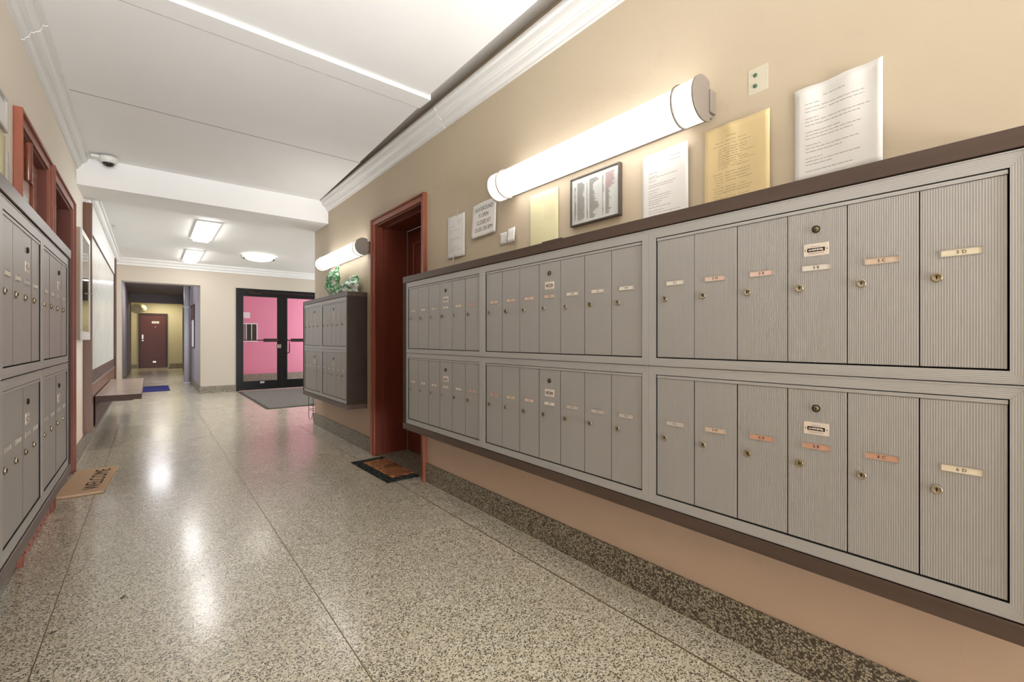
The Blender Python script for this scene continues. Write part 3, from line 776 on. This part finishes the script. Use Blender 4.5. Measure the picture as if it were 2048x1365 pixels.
sheet('goldenrod_notice', .817, 1.806, .222, .285, M['orange_p'], 'crinkled goldenrod notice standing behind the case top', 'notice',
      curl=lambda u, v: .005+.006*math.exp(-((u-.42)/.08)**2)*(1-.3*v)+.004*math.sin(7*u+3*v)*v+.006*u, inkmat='tag_copper' if False else 'brassy', lines=para(Lo))
Lb = [(.075, .135, .04), (.03, .07, .055), (.03, .18, .068), (.03, .18, .079), (.03, .065, .10), (.03, .19, .11), (.03, .17, .121), (.03, .12, .142), (.03, .17, .152), (.03, .15, .162), (.03, .07, .182), (.03, .165, .192), (.03, .125, .203), (.03, .075, .222), (.03, .17, .232), (.03, .10, .242), (.03, .15, .262)]
sheet('large_white_notice', .525, 1.828, .220, .290, M['white_p'], 'large white typed notice nearest the camera, right edge lifting off the wall', 'notice', curl=lambda u, v: .004+.016*u**2+.004*math.sin(4*PI*u)*(1-v), lines=para(Lb), inkmat='ink2')
# framed directory
fr = empty('framed_directory', (XR, 1.476, 1.585), RW, 'dark-framed resident list hanging under the tube lamp', 'picture frame')
m = MB(); w_, h_ = .288, .228
for a in ((0, 0, w_, .007), (0, h_-.007, w_, h_), (0, .007, .007, h_-.007), (w_-.007, .007, w_, h_-.007)):
    m.box(a[0], -.022, a[1], a[2], 0, a[3], bev=.001)
m.build('frame', M['frame_d'], fr)
MB().box(.007, -.014, .007, w_-.007, -.001, h_-.007).build('list_sheet', M['white_p'], fr)
rnd = random.Random(2)
m = MB()
for (cx, wmax, z0, z1) in ((.022, .012, .03, .185), (.040, .045, .025, .20), (.098, .008, .025, .19), (.115, .055, .022, .20), (.190, .008, .022, .195), (.208, .050, .022, .205)):
    z = z0; ww = wmax*.6
    while z < z1:
        ww = min(wmax, max(wmax*.35, ww+rnd.uniform(-.3, .3)*wmax))
        m.box(cx, -.0146, z, cx+ww, -.0138, z+.0018, 1 if (cx > .2 and z > .13) else 0); z += .0042
m.build('printed_text', [M['ink2'], M['inkr']], fr)
MB().box(.006, -.0175, .006, w_-.006, -.0165, h_-.006).build('glass_pane', M['glass'], fr)
# tray clip lying on the case top
o = MB().prism([(0, 0), (.085, 0), (.085, .0025), (.012, .0025), (.004, .012), (0, .012)], 1.40, 1.53, 'Y').build('metal_tray', M['frame_d'], None, (1.425, 0, 1.4935))
tag(o, 'flat dark metal tray lying on the long case top under the framed list', 'tray')
# patch with two wall plugs
o = MB().box(-.031, -.0008, -.043, .031, 0, .043, bev=.0003).build('plaster_patch', M['patch'], None, (XR, .636, 1.92), RW)
tag(o, 'rectangular patch of old paint with two green wall plugs', 'wall patch')
for z in (.018, -.018):
    m = MB().lathe([(.0065, -.001), (.0065, -.003), (.003, -.003)], 12, 'Y', (.012-.02, 0, z)).lathe([(.003, -.0012), (.0001, -.0012)], 10, 'Y', (.012-.02, 0, z), 1)
    m.build('wall_plug', [flat('plug_green', (70, 112, 84), .5), M['key']], o)
# left wall papers
lf = empty('framed_notice', (XL, 2.58, 1.93), LW, 'grey framed notice at the upper left photo edge', 'picture frame')
m = MB()
for a in ((0, 0, .26, .010), (0, .13, .26, .14), (0, .010, .010, .13), (.25, .010, .26, .13)): m.box(a[0], -.014, a[1], a[2], 0, a[3])
m.build('frame', M['alu'], lf); MB().box(.01, -.006, .01, .25, -.001, .13).build('list_sheet', M['white_p'], lf)
sheet('yellow_leaflet', 2.66, 1.915, .185, .36, M['yellow_p'], 'yellow sheet above the left case, at the photo edge', 'leaflet', wall='L', curl=lambda u, v: .004, nx=3, nz=3)
sheet('white_leaflet', 2.855, 1.875, .075, .32, M['white_p'], 'narrow white printed leaflet beside the near left door frame', 'leaflet', wall='L', curl=lambda u, v: .005*v, nx=3, nz=4, lines=para([(.01, .06, .06+.014*k) for k in range(12)]))
sheet('envelope', 3.24, 1.80, .19, .05, M['white_p'], 'white paper tucked behind the moulding of the near left door', 'paper', wall='L', curl=lambda u, v: .0, nx=4, nz=2, tilt=-.05, off=-.012)

# ------------------------------------------------------------------ display case on the left wall
dc = empty('display_case', (XL, 4.945, 1.045), LW, 'tan sided wall display case with white framed glass door', 'display case')
m = MB(); m.box(0, -.046, 0, .012, 0, .905); m.box(.648, -.046, 0, .66, 0, .905); m.box(.012, -.046, 0, .648, 0, .012); m.box(.012, -.046, .893, .648, 0, .905); m.box(.012, -.006, .012, .648, 0, .893)
m.build('case_body', M['tan'], dc)
m = MB()
for a in ((0, 0, .66, .07), (0, .855, .66, .905), (0, .07, .05, .855), (.61, .07, .66, .855)): m.box(a[0], -.06, a[1], a[2], -.047, a[3], bev=.002)
dd = m.build('case_door', M['white'], dc)
MB().box(.05, -.056, .07, .61, -.053, .855).build('glass_pane', M['glass'], dd)
MB().lathe([(.006, -.06), (.006, -.075), (.012, -.08), (.001, -.086)], 12, 'Y', (.625, 0, .42)).build('knob', M['alu'], dd)
MB().box(.10, -.012, .42, .34, -.0065, .70).build('pinned_sheet', M['white_p'], dc)
MB().box(.36, -.012, .25, .56, -.0065, .53).build('pinned_sheet', M['ink2'], dc)
MB().box(.12, -.012, .12, .32, -.0065, .36).build('pinned_sheet', M['ink2'], dc)

# ------------------------------------------------------------------ wall panelling with bench
bp = empty('wall_panelling', (XL, 5.735, 0), LW, 'tall wood wall panelling framing a pale marbled board over the bench', 'wall panel')
LP = 3.95; ty = -.062
MB().box(0, ty, .17, .05, 0, 2.33).build('end_panel', M['brownw'], bp)
MB().box(LP-.32, ty, .17, LP, 0, 2.33).build('end_panel', M['seat_e'], bp)
MB().box(.05, ty+.012, .62, LP-.32, 0, .745).build('lower_rail', M['seat_e'], bp)
MB().box(.05, ty+.008, .17, LP-.32, 0, .62).build('lower_panel', M['brownw'], bp)
MB().box(.05, ty+.004, .615, LP-.32, ty+.012, .625).build('bead', M['alu'], bp)
MB().box(.05, ty+.02, .745, LP-.32, 0, 2.06).build('marbled_board', M['marble'], bp)
MB().box(.05, ty+.012, 2.06, LP-.32, 0, 2.075).build('top_bead', M['seat_e'], bp)
MB().box(.05, ty+.01, 2.075, LP-.32, 0, 2.33).build('top_rail', M['crown'], bp)
m = MB()
for k in range(3): m.box(.004+.016*k, ty-.003, 2.262, .014+.016*k, ty+.02, 2.325, bev=.002)
m.build('bracket', M['brassy'], bp)
be = empty('bench', (XL-ty+.0, 6.02, .43), LW, 'floating wooden bench seat fixed under the marbled board', 'bench')
be.location.x = XL+.063
MB().box(0, -.355, 0, 2.36, 0, .055, bev=.002).build('seat', [M['seat_e']], be)
MB().box(.002, -.353, .0552, 2.358, -.001, .0575).build('seat_top', M['seat'], be)
MB().box(.0, -.004, -.26, 2.36, 0, -.002).build('back_apron', M['seat_e'], be)
for x in (.4, 1.2, 2.0): MB().box(x, -.28, -.05, x+.03, -.004, -.001).build('bracket', M['dark'], be)

# ------------------------------------------------------------------ ceiling things
def panel_light(x0, x1, y0, y1, label):
    r = empty('ceiling_light', ((x0+x1)/2, (y0+y1)/2, ZL), 0, label, 'ceiling light', 'rectangular lights on the lobby ceiling')
    a, b = (x1-x0)/2, (y1-y0)/2
    MB().box(-a-.02, -b-.02, -.02, a+.02, b+.02, -.0005).build('housing', M['white'], r)
    MB().prism([(-a, -.02), (a, -.02), (a-.02, -.055), (-a+.02, -.055)], -b, b, 'Y').build('diffuser', M['panel_e'], r)
panel_light(.46, .67, 6.58, 7.76, 'larger, nearer rectangular ceiling light in the lobby')
panel_light(.47, .67, 8.85, 10.05, 'smaller-looking, farther rectangular ceiling light in the lobby')
r = empty('round_ceiling_light', (1.46, 8.72, ZL), 0, 'round ceiling light with two metal rings above the black doors', 'ceiling light')
MB().lathe([(.20, -.001), (.245, -.004), (.245, -.03), (.235, -.045), (.18, -.078), (.10, -.096), (.001, -.102)], 40, 'Z').build('diffuser', M['disc_e'], r)
for z in (-.022, -.058):
    rr = .262 if z > -.04 else .246
    MB().lathe([(rr-.01, z), (rr, z), (rr, z-.008), (rr-.01, z-.008), (rr-.01, z)], 40, 'Z').build('ring', M['lampcap'], r)
m = MB()
for k in range(3):
    a = 2*PI*k/3+.9
    m.tube([(.26*math.cos(a), .26*math.sin(a), -.001), (.26*math.cos(a), .26*math.sin(a), -.064)], .005, 6)
m.build('stud', M['lampcap'], r)
# dome camera
r = empty('dome_camera', (-.275, 5.12, 2.604), 0, 'white dome security camera on the ceiling by the left moulding', 'security camera')
MB().lathe([(.060, 0), (.062, -.012), (.060, -.030), (.050, -.046), (.042, -.052)], 32, 'Z').build('housing', M['white'], r)
MB().lathe([(.042, -.050), (.040, -.062), (.030, -.074), (.015, -.081), (.001, -.083)], 28, 'Z').build('dome', M['dome'], r)
MB().box(-.11, -.02, -.022, -.045, .03, 0, bev=.003).build('cable_box', M['white'], r)
MB().tube([(-.052, -.02, -.03), (-.08, -.035, -.045), (-.105, -.03, -.05)], .003, 6).build('cable', M['white'], r)
for (x, y) in ((-.33, 6.05), (-.36, 7.6)):
    o = MB().lathe([(.020, 0), (.020, -.006), (.008, -.010), (.008, -.022), (.014, -.026), (.001, -.027)], 16, 'Z').build('sprinkler_head', M['alu'], None, (x, y, ZL))
    tag(o, 'small round fitting on the lobby ceiling, %s' % ('nearer the beam' if y < 7 else 'farther from the beam'), 'sprinkler', 'small ceiling fittings')

# ------------------------------------------------------------------ mats
def mat_flat(name, pts, th, mats, label, extra=None):
    o = MB().prism(pts, .0012, th, 'Z').build(name, mats); tag(o, label, 'mat'); return o
# welcome mat
wm = empty('welcome_mat', (-.235, 4.49, .0), LW, 'tan coir doormat reading WELCOME before the far left door', 'mat')
wm.rotation_euler = (0, 0, LW-.06)
MB().box(-.375, -.012, .0012, .375, .235, .018, bev=.004).build('mat_base', M['coir'], wm)
tm = text_mesh('WELCOME', .125, flat('mat_letters', (46, 38, 30), .95), 0, 1.0, .0004, .98).copy()
for v in tm.vertices: v.co = Vector((v.co.x, v.co.z, -v.co.y))
inst('lettering', tm, wm, (0, .062, .0186))
# patterned mat by the right door
rm = empty('patterned_mat', (1.555, 3.44, 0), RW, 'black bordered rug with rust centre at the right doorway', 'rug')
rm.rotation_euler = (0, 0, RW+.03)
MB().box(-.355, -.225, .0012, .355, .225, .008, bev=.002).build('border', M['rug_b'], rm)
MB().box(-.275, -.150, .0078, .275, .150, .0092).build('inner_line', M['rug_l'], rm)
MB().box(-.245, -.122, .009, .245, .122, .0102).build('centre', M['rug_c'], rm)
MB().lathe([(.001, .0101), (.085, .0101), (.085, .0108), (.001, .0108)], 20, 'Z', (0, 0, 0)).build('motif', M['rug_m'], rm)
# grey entrance mat
gm = empty('entrance_mat', (2.15, 8.87, 0), 0, 'large grey entrance mat in front of the black glass doors', 'mat')
MB().box(-.80, -1.40, .0012, .80, 1.40, .006, bev=.002).build('rubber_edge', M['rubber'], gm)
MB().box(-.755, -1.36, .0058, .755, 1.36, .010).build('carpet', M['greymat'], gm)
o = MB().box(-.36, 11.42, .0012, .32, 12.7, .009, bev=.002).build('blue_mat', M['bluemat']); tag(o, 'blue mat on the passage floor behind the bench', 'mat')
o = MB().box(.52, 20.1, .0012, .98, 20.65, .009, bev=.002).build('dark_mat', M['darkframe']); tag(o, 'small dark doormat at the far right end of the passage', 'mat')

# ------------------------------------------------------------------ passage things
r = empty('white_pipe', (.678, 12.95, 0), 0, 'white floor to ceiling riser pipe in the passage', 'pipe')
MB().lathe([(.062, 0), (.062, 2.518)], 20, 'Z').build('pipe_shaft', M['pipe'], r)
MB().lathe([(.062, 1.78), (.076, 1.785), (.076, 1.84), (.062, 1.845)], 20, 'Z').build('coupling', M['pipe'], r)
MB().lathe([(.062, .0), (.085, .001), (.085, .03), (.062, .05)], 20, 'Z').build('collar', M['pipe'], r)
r = empty('framed_poster', (.757, 12.66, .86), RW, 'tall framed poster on the passage wall behind the pipe', 'poster')
m = MB()
for a in ((0, 0, .8, .02), (0, .94, .8, .96), (0, .02, .02, .94), (.78, .02, .8, .94)): m.box(a[0], -.02, a[1], a[2], 0, a[3])
m.build('frame', M['dark'], r); MB().box(.02, -.012, .02, .78, -.001, .62).build('lower_sheet', M['white_p'], r)
MB().box(.02, -.012, .62, .78, -.001, .94).build('upper_sheet', M['darkdoor'], r)
r = empty('globe_lamp', (-.50, 19.35, 2.06), 0, 'wall lamp with two cream globes beside the far door', 'lamp')
r.location.x = -.599
MB().lathe([(.07, 0), (.07, .02), (.02, .03), (.02, .10)], 16, 'X').build('arm', M['dark'], r)
for (x, y, z, rad) in ((.26, 0, 0, .165), (.37, .85, .07, .14)):
    prof = [(max(.001, rad*math.sin(PI*k/16)), -rad*math.cos(PI*k/16)) for k in range(17)]
    MB().lathe(prof, 28, 'Z', (x, y, z)).build('globe', M['globe'], r)
MB().tube([(.09, 0, 0), (.28, .45, .0), (.34, .85, .05)], .012).build('rod', M['dark'], r)
# far right door edge in the yellow hall
r = tag(empty('door_6', (1.02, 20.2, 0), RW, 'dark door edge on the right of the far yellow hall'.strip(), None), kind='structure')
MB().box(-.35, -.03, 0, .35, 0, 2.0).build('door_frame', M['darkframe'], r)
MB().box(-.30, -.034, .01, .30, -.03, 1.95).build('door_leaf', M['darkdoor'], r)

# vestibule fittings
r = empty('intercom_window', (1.745, 12.90, .985), 0, 'white framed three-part notice window on the pink wall', 'notice window')
m = MB()
for a in ((0, 0, .375, .025), (0, .445, .375, .47), (0, .025, .02, .445), (.355, .025, .375, .445), (.125, .025, .14, .445), (.24, .025, .255, .445)): m.box(a[0], -.03, a[1], a[2], 0, a[3])
m.build('frame', M['white'], r)
for k, mm in enumerate(('ink2', 'dark', 'dark')):
    MB().box(.02+.115*k, -.014, .025, .125+.115*k, -.002, .445).build('pane', M[mm], r)
r = empty('white_sign', (1.66, 12.90, 1.58), 0, 'small white sign on the pink wall above the notice window', 'sign')
MB().box(0, -.012, 0, .30, 0, .15).build('sign_board', M['white'], r)

# ------------------------------------------------------------------ bags, rack
def bag(loc, rz, w_, h_, d_, label, seed, peak=.0, lean=0):
    bm = bmesh.new(); bmesh.ops.create_grid(bm, x_segments=16, y_segments=16, size=1)
    bm2 = bmesh.new(); rnd = random.Random(seed)
    ph = [rnd.uniform(0, 6.28) for _ in range(6)]
    m = MB(); n = 18; F = {}
    for side in (-1, 1):
        for i in range(n+1):
            for j in range(n+1):
                u, v = i/n, j/n
                e = (math.sin(PI*u)**.55)*(math.sin(PI*min(1, v*.93+.04))**.5)
                if i in (0, n) or j in (0, n): e = .0 if j == n or i in (0, n) else .35
                wv = .018*math.sin(9*u+ph[0]+4*v)+.014*math.sin(14*v+ph[1]+5*u)+.008*math.sin(27*u+19*v+ph[2])
                width = w_*(1-.45*v**1.5) if peak >= 0 else w_*(1-.2*v)
                x = (u-.5)*width + lean*v + .012*math.sin(11*v+ph[3])
                hz = h_*v*(1+.28*peak*(u-.5)*2 + .10*math.sin(8*u+ph[4])*v)
                y = side*(d_*.5*e + (wv*e)*.8) + .02*math.sin(5*v+ph[5])*v
                if (i in (0, n) or j == n) and side == 1: F[(side, i, j)] = F[(-1, i, j)]
                else: F[(side, i, j)] = m.bm.verts.new((x, y, max(0.0008, hz)))
    for side in (-1, 1):
        for i in range(n):
            for j in range(n):
                q = [F[(side, i, j)], F[(side, i+1, j)], F[(side, i+1, j+1)], F[(side, i, j+1)]]
                try: fc = m.bm.faces.new(q); fc.smooth = (i+j) % 3 != 0
                except ValueError: pass
    for i in range(n):
        try: m.bm.faces.new((F[(-1, i, 0)], F[(-1, i+1, 0)], F[(1, i+1, 0)], F[(1, i, 0)]))
        except ValueError: pass
    bmesh.ops.recalc_face_normals(m.bm, faces=m.bm.faces)
    bm.free(); bm2.free()
    o = m.build('plastic_bag', M['bag'], None, loc, rz)
    return tag(o, label, 'bag', 'crumpled green bags on the short case')
bag((1.485, 4.80, 1.4905), RW, .30, .285, .12, 'taller crumpled green and white plastic bag on the short mailbox case', 4, .35, .05)
bag((1.50, 4.38, 1.4905), RW+.08, .46, .15, .11, 'lower crumpled green bag with its tip raised, beside the taller bag', 11, .9, .03)
# wire rack round the corner
r = empty('wire_rack', (1.72, 6.02, 0), 0, 'thin black wire rack standing behind the wall corner', 'rack')
for (x, y) in ((-.12, -.07), (-.12, .13), (.18, -.07), (.18, .13)):
    MB().tube([(x, y, .62), (x, y, .05), (x+.006, y, .012), (x+.02, y, .006), (x+.034, y, .012), (x+.05, y, .09)], .0035, 6).build('leg', M['dark'], r)
for z in (.14, .20, .40, .60):
    MB().tube([(-.12, -.07, z), (.18, -.07, z), (.18, .13, z), (-.12, .13, z), (-.12, -.07, z)], .003, 6).build('rail', M['dark'], r)
for (x, y, a) in ((.02, 2.93, .3), (-.21, 2.70, .1)):
    pass
for (x, y, rz, lab) in ((-.085, 2.40, .5, 'tiny dark scrap on the floor, larger of two'), (-.27, 2.27, .2, 'tiny dark scrap on the floor, smaller of two')):
    o = MB().prism([(-.009, -.002), (.006, -.003), (.010, .001), (.002, .003), (-.008, .002)], .0008, .003, 'Z').build('floor_scrap', M['ink'], None, (x, y, 0), rz)
    tag(o, lab, 'scrap')
